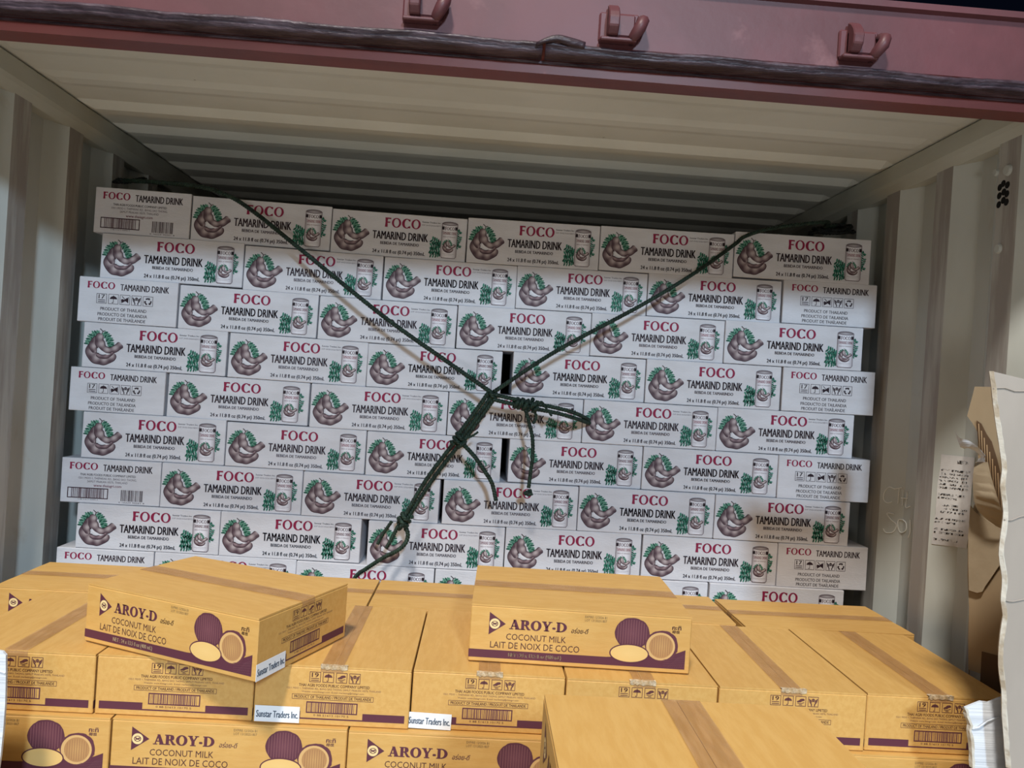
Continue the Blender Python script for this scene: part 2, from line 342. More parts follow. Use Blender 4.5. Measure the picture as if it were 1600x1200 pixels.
def ic_recycle(A, u0, v0, su, sv, col):
    for k in range(3):
        a0 = math.radians(-90 + 120 * k - 46); pts = []
        for j in range(5):
            a = a0 + math.radians(72) * j / 4; pts.append((u0 + su * (.5 + .30 * math.cos(a)), v0 + sv * (.52 + .30 * math.sin(a))))
        A.strip(pts, su * A.w * .15, col); a = a0 + math.radians(86); b = a0 + math.radians(64)
        A.poly([(u0 + su * (.5 + r * math.cos(t)), v0 + sv * (.52 + r * math.sin(t))) for r, t in ((.44, b), (.30, a + .12), (.14, b))], col)
def outline_rect(A, u0, v0, u1, v1, t, col):
    A.frame(u0, v0, u1, v1, t, col)
# ---------------------------------------------------------------- container shell
ZF, ZC = -2.2232, 0.24           # floor and ceiling of the container
YD = -0.84                       # door plane
PIT = .26
def wall_profile(xi, xo, y_end, y_start):
    """trapezoidal corrugation: list of (y, x, on_inner_ridge)"""
    pts = []; k0 = int((y_end - .03) / PIT) + 1
    for k in range(k0, -5, -1):
        e = .03 + k * PIT      # far edge of an inner ridge
        for y, x in ((e + .065, xo), (e, xi), (e - .075, xi), (e - .14, xo)):
            if y_start < y < y_end: pts.append((y, x))
    pts.append((y_start, pts[-1][1])); return pts
def wall(name, xi, xo, xb):
    prof = wall_profile(xi, xo, 9.0, -.80); bm = bmesh.new(); ring_a = []; ring_b = []
    for y, x in prof: ring_a.append(bm.verts.new((x, y, ZF))); ring_b.append(bm.verts.new((x, y, ZC - .02)))
    for i in range(len(prof) - 1):
        f = bm.faces.new((ring_a[i], ring_a[i + 1], ring_b[i + 1], ring_b[i])); f.material_index = 1 if prof[i][1] == xi == prof[i + 1][1] else 0
    # outer skin gives the sheet its thickness
    s = -1 if xi > 1 else 1
    oa = [bm.verts.new((x - s * .003, y, ZF)) for y, x in prof]; ob = [bm.verts.new((x - s * .003, y, ZC - .02)) for y, x in prof]
    for i in range(len(prof) - 1): bm.faces.new((oa[i], ob[i], ob[i + 1], oa[i + 1]))
    for k in (0, -1): bm.faces.new((ring_a[k], ring_b[k], ob[k], oa[k]))
    bmesh.ops.recalc_face_normals(bm, faces=bm.faces)
    me = from_bm(bm, name); me.materials.append(M['paint']); me.materials.append(M['scuff'])
    return link(name, me, kind='structure')
XLI, XLO, XRI, XRO = .150, .112, 2.590, 2.628
wl = wall('wall_left', XLI, XLO, 0); wr = wall('wall_right', XRI, XRO, 0)
def wall_x(y, right=True):
    e = .03 + math.ceil((y - .03) / PIT) * PIT   # far edge >= y
    d = e - y; xi, xo = (XRI, XRO) if right else (XLI, XLO)
    if d <= .075: return xi
    if d <= .14: return xi + (xo - xi) * (d - .075) / .065
    if d <= .195: return xo
    return xo + (xi - xo) * (d - .195) / .065
# ceiling: pressed cross ribs
bm = bmesh.new(); prev = None; y = -.80
ys = []
while y < 9.0:
    ys += [(y, ZC), (y + .10, ZC), (y + .135, ZC - .016), (y + .175, ZC - .016)] if y > -.22 else [(y, ZC), (y + .10, ZC - .001), (y + .135, ZC - .006), (y + .175, ZC - .006)]
    y += .21
xs = (.06, .17, .21, 2.53, 2.57, 2.69)
rows_ = []
for yy, zz in ys:
    rows_.append([bm.verts.new((x, yy, ZC if i in (0, 1, 4, 5) else zz)) for i, x in enumerate(xs)])
for a, b in zip(rows_, rows_[1:]):
    for k in range(5): bm.faces.new((a[k], b[k], b[k + 1], a[k + 1]))
top_ = [[bm.verts.new(v.co + Vector((0, 0, .003))) for v in r] for r in rows_]
for a, b in zip(top_, top_[1:]):
    for k in range(5): bm.faces.new((a[k], a[k + 1], b[k + 1], b[k]))
bmesh.ops.recalc_face_normals(bm, faces=bm.faces)
link('ceiling', from_bm(bm, 'ceiling'), M['ceil'], kind='structure')
link('wall_back', box_mesh('wall_back', .06, 2.69, 9.0, 9.04, ZF, ZC), M['paint'], kind='structure')
link('floor', box_mesh('floor', .06, 2.69, YD, 9.0, ZF - .03, ZF), M['wood'], kind='structure')
link('ground', box_mesh('ground', -5, 8, -14, YD - .002, ZF - .25, ZF - .0), M['concrete'], kind='structure')
# upper side rails with a folded lower lip
def rail(name, s, x0):
    prof = [(x0 - s * .06, ZC - .001), (x0 + s * .022, ZC - .001), (x0 + s * .030, ZC - .008), (x0 + s * .030, ZC - .054), (x0 + s * .024, ZC - .064), (x0 - s * .004, ZC - .078), (x0 - s * .06, ZC - .078)]
    return link(name, prism(name, prof, -.80, 9.0, 'y'), M['rail'], kind='structure')
rail('trim_1', 1, XLI); rail('trim_2', -1, XRI)
# door header (outside face red), corner posts
hp = [(YD + .055, .245), (YD + .055, .106), (YD, .104), (YD, .127), (YD - .030, .150), (YD - .030, .262), (YD - .040, .266), (YD - .040, .278), (YD + .10, .278), (YD + .10, .245)]
hm = prism('trim_3', hp, -.12, 2.86, 'x', [0, 1, 1, 1, 0, 0, 0, 0, 0, 0]); hm.materials.append(M['red']); hm.materials.append(M['red2'])
hdr = link('trim_3', hm, kind='structure')
for nm, x0, x1 in (('trim_4', -.12, .06), ('trim_5', 2.69, 2.86)):
    link(nm, box_mesh(nm, x0, x1, YD - .03, YD + .12, ZF, .104, bev=.006), M['red'], kind='structure')
# weathered rubber seal along the header, in two lengths with a lump at the joint
def gasket(x0, x1, dz, sd):
    rr = random.Random(sd); bm = bmesh.new(); secs = []; n = int((x1 - x0) / .012)
    for i in range(n + 1):
        x = x0 + (x1 - x0) * i / n; w_ = .0018 * math.sin(x * 21 + sd) + rr.uniform(-.0008, .0008) + dz
        pr = [(YD - .006, .127), (YD - .030, .1295 + w_ * .4), (YD - .036, .134 + w_), (YD - .033, .1385 + w_), (YD - .040, .1405 + w_), (YD - .040, .145 + w_), (YD - .035, .149 + w_), (YD - .029, .150 + w_)]
        secs.append([bm.verts.new((x, a, b)) for a, b in pr])
    for a, b in zip(secs, secs[1:]):
        for k in range(7): bm.faces.new((a[k], b[k], b[k + 1], a[k + 1]))
    bm.faces.new(secs[0]); bm.faces.new(secs[-1][::-1]); bmesh.ops.recalc_face_normals(bm, faces=bm.faces)
    return link('rubber_seal', from_bm(bm, 'rubber_seal', True), M['gasket'], hdr)
gasket(-.1, 1.452, .001, 1); gasket(1.458, 2.84, -.001, 2)
bm = bmesh.new()
tube_bm(bm, spline([(1.44, YD - .042, .140), (1.456, YD - .043, .148), (1.478, YD - .042, .154), (1.50, YD - .042, .150), (1.53, YD - .040, .146)], .006), [.003 + .005 * math.sin(math.pi * min(1, i / 17)) for i in range(40)], 7)
link('seal_lump', from_bm(bm, 'seal_lump', True), M['gasket'], hdr)
# dark strip modelled as the pressed lip's shadow line under the seal
link('lip_shadow_strip', box_mesh('lip_shadow_strip', -.1, 2.84, YD - .005, YD, .1215, .1260), M['gasket'], hdr)
# cam keepers for the locking bars
def keeper(px, py, mirror):
    c = at(px, py, YD - .032); e = D.objects.new('cam_keeper', None); COL.objects.link(e); e.parent = hdr; e.location = c; e.empty_display_size = .03
    def blk(name, a, b=.003):
        bm = bmesh.new(); box_bm(bm, *a, b); link(name, from_bm(bm, name), M['red'], e)
    blk('base_plate', (-.040, .034, -.005, .002, -.028, .026)); blk('housing', (-.026, .026, -.014, -.004, -.022, .020)); blk('bottom_lip', (-.038, .030, -.020, 0, -.032, -.025), .002)
    bm = bmesh.new(); prof = [(-.004, -.024), (-.022, -.022), (-.033, -.010), (-.035, .006), (-.030, .018), (-.020, .030), (-.008, .038), (-.004, .038)]
    a = [bm.verts.new((-.026, y, z)) for y, z in prof]; b = [bm.verts.new((-.006, y, z)) for y, z in prof]; bm.faces.new(a); bm.faces.new(b[::-1])
    for k in range(8): bm.faces.new((a[k], a[(k + 1) % 8], b[(k + 1) % 8], b[k]))
    bmesh.ops.recalc_face_normals(bm, faces=bm.faces); bmesh.ops.bevel(bm, geom=list(bm.edges), offset=.002, segments=1, affect='EDGES'); link('lug', from_bm(bm, 'lug'), M['red'], e)
    bm = bmesh.new(); tube_bm(bm, [(.020, -.003, -.026), (.024, -.018, -.022), (.033, -.026, -.008), (.039, -.022, .006), (.037, -.006, .014)], [.008, .010, .012, .011, .009], 8)
    link('lug', from_bm(bm, 'lug', True), M['red'], e)
keeper(664, 12, 0); keeper(969, 44, 0); keeper(1342, 71, 0)
# ventilator holes, rivets and bolt in the right wall
def wp(px, py, off=.001):
    d = (at(px, py, 0) - CAM) / 300; p = CAM + d * 150
    while p.x < wall_x(p.y): p = p + d * .5
    return Vector((wall_x(p.y) - off, p.y, p.z))
def wp_old(px, py, off=.001):
    d = at(px, py, 0) - CAM; x = XRI
    for _ in range(8):
        p = CAM + d * ((x - CAM.x) / d.x); x = wall_x(p.y)
    return Vector((x - off, p.y, p.z))
def disc(r, t):
    bm = bmesh.new(); bmesh.ops.create_cone(bm, cap_ends=True, segments=14, radius1=r, radius2=r * .8, depth=t)
    bmesh.ops.rotate(bm, verts=bm.verts, matrix=Matrix.Rotation(-math.pi / 2, 3, 'Y')); return from_bm(bm, 'disc')
hole = disc(.0085, .001)
for px, py in ((1563, 293), (1569, 287), (1575, 289), (1563, 306), (1569, 300), (1575, 303), (1562, 320), (1568, 313), (1574, 316)):
    p = wp(px, py); o = link('vent_hole', hole, M['hole'], wr, loc=(XRI - .0008, p.y, p.z))
riv = disc(.011, .006)
for px, py, s in ((1560, 270, .8), (1577, 266, 1.25), (1562, 389, 1.1)):
    p = wp(px, py); o = link('rivet', riv, M['paint'], wr, loc=(XRI - .003, p.y, p.z)); o.scale = (1, s, s)
# chalk letters on the right wall, and the tie ring stub
def chalk(pts):
    bm = bmesh.new(); tube_bm(bm, spline([wp(x, y, .0018) for x, y in pts], .004), .0016, 4); link('chalk_mark', from_bm(bm, 'chalk_mark'), M['chalk'], wr)
chalk([(1399, 764), (1390, 761), (1384, 770), (1384, 781), (1390, 786), (1397, 784)])
chalk([(1400, 764), (1412, 762)]); chalk([(1406, 763), (1405, 787)])
chalk([(1413, 765), (1411, 790)]); chalk([(1420, 768), (1417, 792), (1424, 791)]); chalk([(1411, 778), (1420, 779)])
chalk([(1399, 803), (1388, 802), (1394, 812), (1402, 820), (1398, 831), (1386, 832), (1383, 826)])
chalk([(1412, 812), (1406, 813), (1404, 823), (1409, 832), (1416, 829), (1417, 818), (1412, 812)])
chalk([(1424, 812), (1423, 830), (1421, 840)])
# notice glued to the right wall
nt = thing('notice_sheet', 'white printed notice glued to the right container wall beside the torn cardboard', 'notice', loc=(0, 0, 0))
n00, n10, n11, n01 = at(1471, 710, 0), at(1537, 716, 0), at(1521, 858, 0), at(1457, 850, 0)
def npt(u, v, off):
    a = (1473 + 52 * u, 710 + 5 * u); b = (1458 + 55 * u, 850 + 7 * u)
    return wp(a[0] + (b[0] - a[0]) * v, a[1] + (b[1] - a[1]) * v, off)
bm = bmesh.new(); gv = [[bm.verts.new(npt(i / 24, j / 6, .0022)) for i in range(25)] for j in range(7)]
for j in range(6):
    for i in range(24): bm.faces.new((gv[j][i], gv[j + 1][i], gv[j + 1][i + 1], gv[j][i + 1]))
bmesh.ops.recalc_face_normals(bm, faces=bm.faces); link('paper_sheet', from_bm(bm, 'paper_sheet', True), M['paper'], nt)
A = Art(.16, .25); NT = (70, 66, 66)
A.text('ATTENTION !', .52, .86, .05, .085, NT, .01)
lines = ['NOTE THAT IT IS THE SHIPPER\'S DUTY', 'CONTAINER PRIOR TO PACKING CARGO', 'GOODS WILL MEAN THAT THE SHIPPER', 'MAKES NO REMARK OF CARGO SHOWN', 'LIABILITY OF CARRIER IN CASE WHEN', 'CONTAINER CONDITION WILL BE OPEN.', '', 'CONTAINERS WILL BE REQUIRED TO', 'FOLLOWING CONDITIONS:', '', '  1. CLEAN AND ODOR FREE', '  2. IF THIS CONTAINER IS PROVIDED', '     TO BE FITTED IN CUSTOM AS', '', 'FAILURE TO COMPLY WITH THE ABOVE', 'CHARGE OF THE CUSTOMER', '', 'ALSO NOTE THAT DEFECTS OR DAMAGE', 'THE INSPECTION OF THIS CONTAINER', '', 'CONSULT YOUR AGENT CARRIER']
for i, s_ in enumerate(lines):
    if s_.strip(): A.text(s_.strip(), .05 + (.10 if s_[0] == ' ' else 0), .05 + min(.86, .026 * len(s_)), .16 + i * .0385, .180 + i * .0385, NT, .004)
me = A.mesh('notice_print')
for v in me.vertices:
    v.co = npt(v.co.x / .16 + .5, 1 - v.co.z / .25, .0032)
link('notice_print', me, None, nt)

# ---------------------------------------------------------------- tamarind drink cartons
WL, WS, HC = .402, .275, .1290
def white_body(name, w, d):
    bm = bmesh.new(); box_bm(bm, -w / 2, w / 2, 0, d, 0, HC, .0016); bmesh.ops.recalc_face_normals(bm, faces=bm.faces); me = from_bm(bm, name)
    me.materials.append(M['white_board']); return me
body_l = white_body('carton_body', WL, WS); body_s = white_body('carton_body', WS, WL)
A = Art(WL, HC)
tamarind(A, .022, .13, .255, .78)
A.glyphs('FOCO', .388, .655, .11, .325, INKR, FLARE)
A.text('TAMARIND DRINK', .305, .715, .425, .605, INK, .02)
A.text('BEBIDA DE TAMARINDO', .365, .65, .66, .725, (74, 60, 68), .02)
A.text('24 x 11.8 fl oz (0.74 pt) 350mL', .31, .70, .845, .925, INK, .022)
A.up()
for pts, n, ln in (([(.815, .64), (.78, .585), (.745, .53)], 4, .0125), ([(.815, .66), (.78, .66), (.74, .69)], 4, .0125), ([(.815, .80), (.77, .80), (.735, .78)], 4, .0125), ([(.815, .84), (.785, .87), (.735, .885)], 4, .0105), ([(.925, .36), (.94, .33), (.95, .30)], 2, .009), ([(.928, .60), (.94, .52), (.95, .42)], 4, .0095), ([(.928, .66), (.942, .66), (.95, .62)], 2, .009)):
    frond(A, pts, n + 1, ln, (56, 128, 106), .22)
A.up()
mini_can(A, .815, .93, .08, .94)
print_l = A.mesh('front_print')
A = Art(WL, HC); A.text('Sunstar Traders Inc.', .665, .805, .13, .165, (90, 84, 90), .02); A.text('EXP 09/05/2026/HB972', .665, .808, .20, .232, (120, 112, 118))
stamp_l = A.mesh('importer_stamp')
A = Art(WS, HC)
A.glyphs('FOCO', .085, .365, .095, .245, INKR, FLARE); A.text('TAMARIND DRINK', .42, .91, .12, .26, INK, .02)
for k, u in enumerate((.185, .304, .42, .537, .653)):
    A.frame(u, .355, u + .102, .575, .0012, INK); f = (lambda *a: ic_numbox(*a, '17'), ic_umbrella, ic_hook, ic_hands, ic_recycle)[k]; f(A, u, .355, .102, .22, INK)
for s_, u0, u1, v in (('PRODUCT OF THAILAND', .23, .695, .655), ('PRODUCTO DE TAILANDIA', .205, .705, .775), ('PRODUIT DE THAÏLANDE', .215, .69, .885)): A.text(s_, u0, u1, v, v + .07, INK, .012)
print_s1 = A.mesh('end_print')
A = Art(WS, HC)
A.glyphs('FOCO', .08, .365, .095, .25, INKR, FLARE); A.text('TAMARIND DRINK', .42, .915, .12, .27, INK, .02)
A.text('THAI AGRI FOODS PUBLIC COMPANY LIMITED', .19, .75, .335, .385, INK, .012); A.text('155/1 MOO 1, THEPARAK RD., BANG SAO THONG,', .175, .76, .415, .462, (84, 70, 78))
A.text('SAMUT PRAKAN 10570, THAILAND', .265, .67, .488, .535, (84, 70, 78)); A.text('www.thaiagri.com', .33, .61, .565, .625, (120, 50, 70), .012)
A.frame(.07, .655, .48, .895, .0026, (60, 34, 44)); barcode(A, .11, .445, .675, .875, (84, 56, 66), 5, 26); A.text('0 88 51613 02005 4', .18, .38, .905, .93, INK)
barcode(A, .61, .83, .67, .92, (70, 56, 62), 9, 22); A.text('0 16229 90251 8', .59, .85, .935, .965, INK)
print_s2 = A.mesh('end_print')
ROWS = [
  [('s',0.213,0.490,0.0074,0.0053,0), ('l',0.494,0.902,0.0056,-0.0056,0), ('l',0.905,1.304,-0.0059,-0.0100,1), ('l',1.308,1.703,-0.0082,0.0009,1), ('l',1.705,2.109,-0.0028,0.0043,1), ('l',2.112,2.528,0.0072,0.0187,0)],
  [('l',0.242,0.654,-0.1276,-0.1284,0), ('l',0.658,1.063,-0.1320,-0.1408,1), ('l',1.068,1.462,-0.1389,-0.1387,1), ('l',1.463,1.855,-0.1386,-0.1341,1), ('l',1.858,2.263,-0.1339,-0.1258,0), ('s',2.269,2.556,-0.1254,-0.1170,0)],
  [('s',0.187,0.472,-0.2581,-0.2589,0), ('l',0.478,0.881,-0.2603,-0.2701,0), ('l',0.886,1.291,-0.2674,-0.2704,1), ('l',1.295,1.693,-0.2689,-0.2638,0), ('l',1.692,2.096,-0.2639,-0.2593,0), ('l',2.096,2.518,-0.2593,-0.2510,0)],
  [('l',0.209,0.624,-0.3900,-0.3933,1), ('l',0.632,1.036,-0.3933,-0.3982,1), ('l',1.038,1.435,-0.3990,-0.3962,0), ('l',1.468,1.865,-0.3959,-0.3905,0), ('l',1.867,2.275,-0.3904,-0.3864,0), ('s',2.281,2.563,-0.3871,-0.3836,0)],
  [('s',0.181,0.454,-0.5232,-0.5239,0), ('l',0.463,0.873,-0.5242,-0.5283,0), ('l',0.880,1.282,-0.5279,-0.5263,1), ('l',1.285,1.684,-0.5268,-0.5230,1), ('l',1.686,2.088,-0.5229,-0.5208,1), ('l',2.090,2.506,-0.5207,-0.5171,1)],
  [('l',0.227,0.639,-0.6521,-0.6508,1), ('l',0.643,1.049,-0.6554,-0.6567,0), ('l',1.053,1.450,-0.6578,-0.6541,0), ('l',1.473,1.871,-0.6542,-0.6512,0), ('l',1.872,2.280,-0.6512,-0.6517,0), ('s',2.281,2.560,-0.6516,-0.6478,0)],
  [('s',0.178,0.462,-0.7883,-0.7855,0), ('l',0.464,0.872,-0.7861,-0.7856,1), ('l',0.875,1.275,-0.7855,-0.7880,1), ('l',1.287,1.686,-0.7873,-0.7799,1), ('l',1.688,2.095,-0.7808,-0.7799,0), ('l',2.096,2.505,-0.7798,-0.7800,1)],
  [('l',0.233,0.643,-0.9179,-0.9173,1), ('l',0.645,1.053,-0.9171,-0.9162,1), ('l',1.075,1.476,-0.9187,-0.9156,1), ('l',1.479,1.883,-0.9154,-0.9115,0), ('l',1.887,2.294,-0.9130,-0.9142,0), ('s',2.296,2.568,-0.9141,-0.9105,0)],
  [('s',0.183,0.460,-1.0476,-1.0474,0), ('l',0.462,0.871,-1.0473,-1.0467,1), ('l',0.873,1.275,-1.0481,-1.0492,0), ('l',1.279,1.683,-1.0494,-1.0471,0), ('l',1.685,2.090,-1.0469,-1.0428,0), ('l',2.094,2.500,-1.0433,-1.0433,0)],
]
ordn = ['first', 'second', 'third', 'fourth', 'fifth', 'sixth']
rown = ['top row', 'second row down', 'third row down', 'fourth row down', 'fifth row down', 'sixth row down', 'seventh row down', 'eighth row down', 'lowest visible row']
def zline(r, x):
    for t, a, b, za, zb, s_ in r:
        if x <= b: return za + (zb - za) * min(1, max(0, (x - a) / (b - a)))
    return r[-1][4]
G1 = 'tamarind drink cartons stacked in the container'
for i, row in enumerate(ROWS):
    for j, (t, a, b, za, zb, st) in enumerate(row):
        if j: a = max(a, row[j - 1][2] + .0015)
        z1 = (za + zb) / 2; below = ROWS[i + 1] if i + 1 < len(ROWS) else None
        z0 = (sum(zline(below, a + (b - a) * k / 4) for k in range(5)) / 5 + .0008) if below else -1.1768
        w0 = WL if t == 'l' else WS
        kind_ = 'long printed side showing' if t == 'l' else ('end with two barcodes showing' if i in (0, 6) else 'end with handling icons showing')
        lab = 'white tamarind drink carton, %s, %s from left in the %s' % (kind_.replace(' showing', ''), ordn[j], rown[i])
        if t == 's': lab = 'white tamarind drink carton, %s, %s end of the %s' % (kind_.replace(' showing', ''), 'left' if j == 0 else 'right', rown[i])
        r = thing('drink_carton', lab, 'carton', G1, ((a + b) / 2, .0284 * (z0 + z1) / 2 - .0049 * (a + b) / 2 + random.uniform(-.003, .003), z0))
        sx = (b - a) / w0; sz = (z1 - z0 - .0004) / HC
        r.scale = (sx, 1, sz); r.rotation_euler = (0, -max(-.007, min(.007, math.atan2(zb - za, b - a) * .6)), random.uniform(-.002, .002))
        link('carton_body', body_l if t == 'l' else body_s, None, r)
        link('front_print' if t == 'l' else 'end_print', print_l if t == 'l' else (print_s2 if i in (0, 6) else print_s1), None, r)
        if st: link('importer_stamp', stamp_l, None, r)
# the courses below, wholly hidden, that carry the visible ones
for k in range(1, 9):
    z0 = -1.1768 - .1308 * k; xs_ = [.185 + .277 * 0]; x = .185 if k % 2 else .23
    for j in range(6):
        sh = (k % 2 and j == 0) or (k % 2 == 0 and j == 5); w0 = WS if sh else WL
        o = link('drink_carton', body_s if sh else body_l, None, loc=(x + w0 / 2, -.032, z0)); x += w0 + .004
        o['label'] = 'white tamarind drink carton in the courses hidden behind the coconut milk cartons'; o['category'] = 'carton'; o['group'] = 'hidden lower drink cartons'; o.scale = (1, 1, .1298 / HC)
# ---------------------------------------------------------------- coconut milk cartons
CL, CW, CH = .445, .300, .1150
bm = bmesh.new(); box_bm(bm, -CL / 2, CL / 2, -CW / 2, CW / 2, 0, CH - .0040, .0018)
bmesh.ops.recalc_face_normals(bm, faces=bm.faces); cb = from_bm(bm, 'carton_body'); cb.materials.append(M['kraft'])
def flap_mesh(s, sd):
    rr = random.Random(sd); bm = bmesh.new(); n = 14; top = []; bot = []
    y0, y1 = (.0003, CW / 2 - .0006) if s > 0 else (-CW / 2 + .0006, -.0003)
    for i in range(n + 1):
        x = -CL / 2 + .0006 + (CL - .0012) * i / n; dz = rr.uniform(0, .0006) + (.0007 if i in (0, n) else 0)
        top.append([bm.verts.new((x, y0, CH - .0006 + dz * .4)), bm.verts.new((x, (y0 + y1) / 2, CH + .0002)), bm.verts.new((x, y1, CH - .0008))])
        bot.append([bm.verts.new((x, y0, CH - .0034)), bm.verts.new((x, (y0 + y1) / 2, CH - .0034)), bm.verts.new((x, y1, CH - .0034))])
    for g in (top, bot):
        for a, b in zip(g, g[1:]):
            for k in (0, 1): bm.faces.new((a[k], a[k + 1], b[k + 1], b[k]))
    for i in range(n):
        for k in (0, 2): bm.faces.new((top[i][k], top[i + 1][k], bot[i + 1][k], bot[i][k]))
    for i in (0, n):
        for k in (0, 1): bm.faces.new((top[i][k], top[i][k + 1], bot[i][k + 1], bot[i][k]))
    bmesh.ops.recalc_face_normals(bm, faces=bm.faces); me = from_bm(bm, 'top_flap'); me.materials.append(M['kraft']); return me
flA, flB = flap_mesh(1, 3), flap_mesh(-1, 4)
def tape_mesh(yc, sd):
    rr = random.Random(sd); bm = bmesh.new(); hw = .022; path = [(-CL / 2 - .0006, CH - .011)]
    path += [(-CL / 2 - .0006, CH - .004)] + [(-CL / 2 + .002 + (CL - .004) * k / 30, CH + .0012 + rr.uniform(0, .0003)) for k in range(31)] + [(CL / 2 + .0006, CH - .004), (CL / 2 + .0006, CH - .011)]
    r_ = [[bm.verts.new((x, yc + hw * (2 * j / 4 - 1), z + (rr.uniform(0, .0006) if 2 < i < len(path) - 2 else 0))) for j in range(5)] for i, (x, z) in enumerate(path)]
    for a, b in zip(r_, r_[1:]):
        for j in range(4): bm.faces.new((a[j], a[j + 1], b[j + 1], b[j]))
    bmesh.ops.recalc_face_normals(bm, faces=bm.faces); me = from_bm(bm, 'packing_tape'); me.materials.append(M['tape']); return me
tapes = [tape_mesh(.0, 1), tape_mesh(.004, 2), tape_mesh(-.004, 3)]
def crumple(sd):
    rr = random.Random(sd); bm = bmesh.new(); r_ = []
    for i in range(15):
        y = -.026 + .052 * i / 14
        r_.append([bm.verts.new((CL / 2 - .006 + rr.uniform(-.002, .001), y, CH + .0016 + rr.uniform(0, .0008))), bm.verts.new((CL / 2 + .0015 + rr.uniform(0, .003), y, CH + rr.uniform(.001, .0045))), bm.verts.new((CL / 2 + .0012 + rr.uniform(0, .001), y, CH - .004 - rr.uniform(0, .003)))])
    for a, b in zip(r_, r_[1:]):
        for k in (0, 1): bm.faces.new((a[k], a[k + 1], b[k + 1], b[k]))
    me = from_bm(bm, 'tape_crumple'); me.materials.append(M['tape_white']); return me
crs = [crumple(k) for k in (11, 12, 13)]
A = Art(CL, CH); LT = (236, 208, 150)
A.rect(.0, .785, .62, .925, MAROON); A.poly([(.62, .785), (.62, .925), (.978, .925), (.978, .585), (.935, .655), (.90, .70)], MAROON); A.up()
A.text('NET : 24 x 13.5 fl oz (400 mL)', .18, .418, .822, .886, (248, 226, 176), .012)
A.poly([(.085, .125), (.085, .52), (.16, .32)], MAROON); A.up(); A.ell(.1105, .325, .0105, .0105, LT, None, 18); A.up()
for p in ring(0, 0, 1, 1, .78, .78, n=14): A.poly([(.1105 + .0155 * x, .325 + .05 * y) for x, y in p], MAROON)
for pts in ([(.098, .30), (.104, .325), (.117, .325), (.123, .30)], [(.100, .35), (.107, .335), (.114, .335), (.121, .35)], [(.103, .305), (.1105, .325), (.118, .305)]): A.strip(pts, .0014, MAROON)
A.glyphs('AROY-D', .176, .437, .235, .405, MAROON, SLAB, .03)
A.text('อร่อย-ดี', .456, .53, .33, .405, MAROON, .01, .002)
A.text('COCONUT MILK', .165, .435, .485, .59, (84, 50, 48), .0); A.text('LAIT DE NOIX DE COCO', .095, .498, .635, .745, (84, 50, 48), .0)
for v, s_ in ((.085, 'EXPIRE 12/2026 B1'), (.145, 'LOT 13130251807')): A.text(s_, .515, .615, v, v + .04, (136, 112, 76))
A.text('กะทิ', .912, .952, .17, .24, MAROON, .03); A.text('椰漿', .913, .947, .26, .30, MAROON, .01)
A.ell(.732, .345, .0355, .0315, (112, 66, 76), (92, 50, 62), 40, 0, .02); A.up()
for k in range(12):
    u = .732 - .07 + .14 * (k + .5) / 12; hh = math.sqrt(max(0, 1 - ((u - .732) / .078) ** 2)) * .24; A.strip([(u, .345 - hh), (u, .345 + hh)], .0010, (132, 86, 88))
A.up(); A.ell(.868, .535, .0335, .0315, (98, 54, 64), None, 44, 0, .03); A.up(); A.ell(.864, .545, .0292, .0280, (206, 168, 112), (214, 172, 114), 30); A.up()
A.ell(.866, .545, .0240, .0236, (196, 152, 98), (178, 132, 86), 30); A.up()
for k in range(9):
    u = .866 - .046 + .092 * (k + .5) / 9; hh = math.sqrt(max(0, 1 - ((u - .866) / .052) ** 2)) * .18; A.strip([(u, .545 - hh), (u, .545 + hh)], .0012, (160, 116, 78))
A.up(); A.ell(.724, .70, .0400, .0195, MAROON, None, 34); A.up(); A.ell(.724, .70, .0376, .0170, (232, 194, 126), (228, 188, 118), 34)
A.up(2)
for k in range(7): A.strip([(.90 + .01 * k, .91), (.945 + .005 * k, .72 - .01 * k)], .0005, (118, 74, 84))
for k in range(5): A.strip([(.88, .91 - .035 * k), (.975, .88 - .04 * k)], .0005, (118, 74, 84))
cp_l = A.mesh('side_print')
A = Art(CW, CH); MB = (96, 56, 56)
for k, u in enumerate((.345, .430, .515, .600)):
    A.frame(u, .10, u + .072, .275, .0011, MB); f = (lambda *a: ic_numbox(*a, '19'), ic_umbrella, ic_shoe, ic_hands)[k]; f(A, u, .10, .072, .175, MB)
A.text('THAI AGRI FOODS PUBLIC COMPANY LIMITED', .28, .735, .305, .352, MB, .012); A.text('155/1 MOO 1, THEPARAK RD., BANG SAO THONG, SAMUT PRAKAN 10570, THAILAND', .205, .81, .372, .402, (120, 84, 70))
A.text('Website: www.thaiagri.com  E-mail: marketing@thaiagri.com', .30, .70, .425, .452, (120, 84, 70))
A.frame(.24, .485, .765, .572, .0008, MB); A.text('PRODUCT OF THAILAND / PRODUIT DE THAILANDE', .255, .75, .505, .552, MB, .014)
A.frame(.335, .605, .665, .80, .0022, MAROON); barcode(A, .35, .65, .625, .785, (110, 68, 74), 3, 34); A.text('0 88 51613 10170 5', .385, .61, .818, .85, MB)
A.rect(.025, .775, .30, .905, MAROON); A.rect(.70, .775, .972, .905, MAROON); A.rect(.30, .882, .70, .905, MAROON)
cp_s = A.mesh('end_print')
def sticker_mesh():
    bm = bmesh.new(); box_bm(bm, 0, .086, -.0006, 0, 0, .031, 0); bmesh.ops.recalc_face_normals(bm, faces=bm.faces); return from_bm(bm, 'importer_sticker')
stk = sticker_mesh()
A = Art(.086, .031); A.text('Sunstar Traders Inc.', .04, .97, .30, .72, (52, 70, 92), .018); stp = A.mesh('sticker_print')
for v in stp.vertices: v.co.x += .043; v.co.y -= .0006
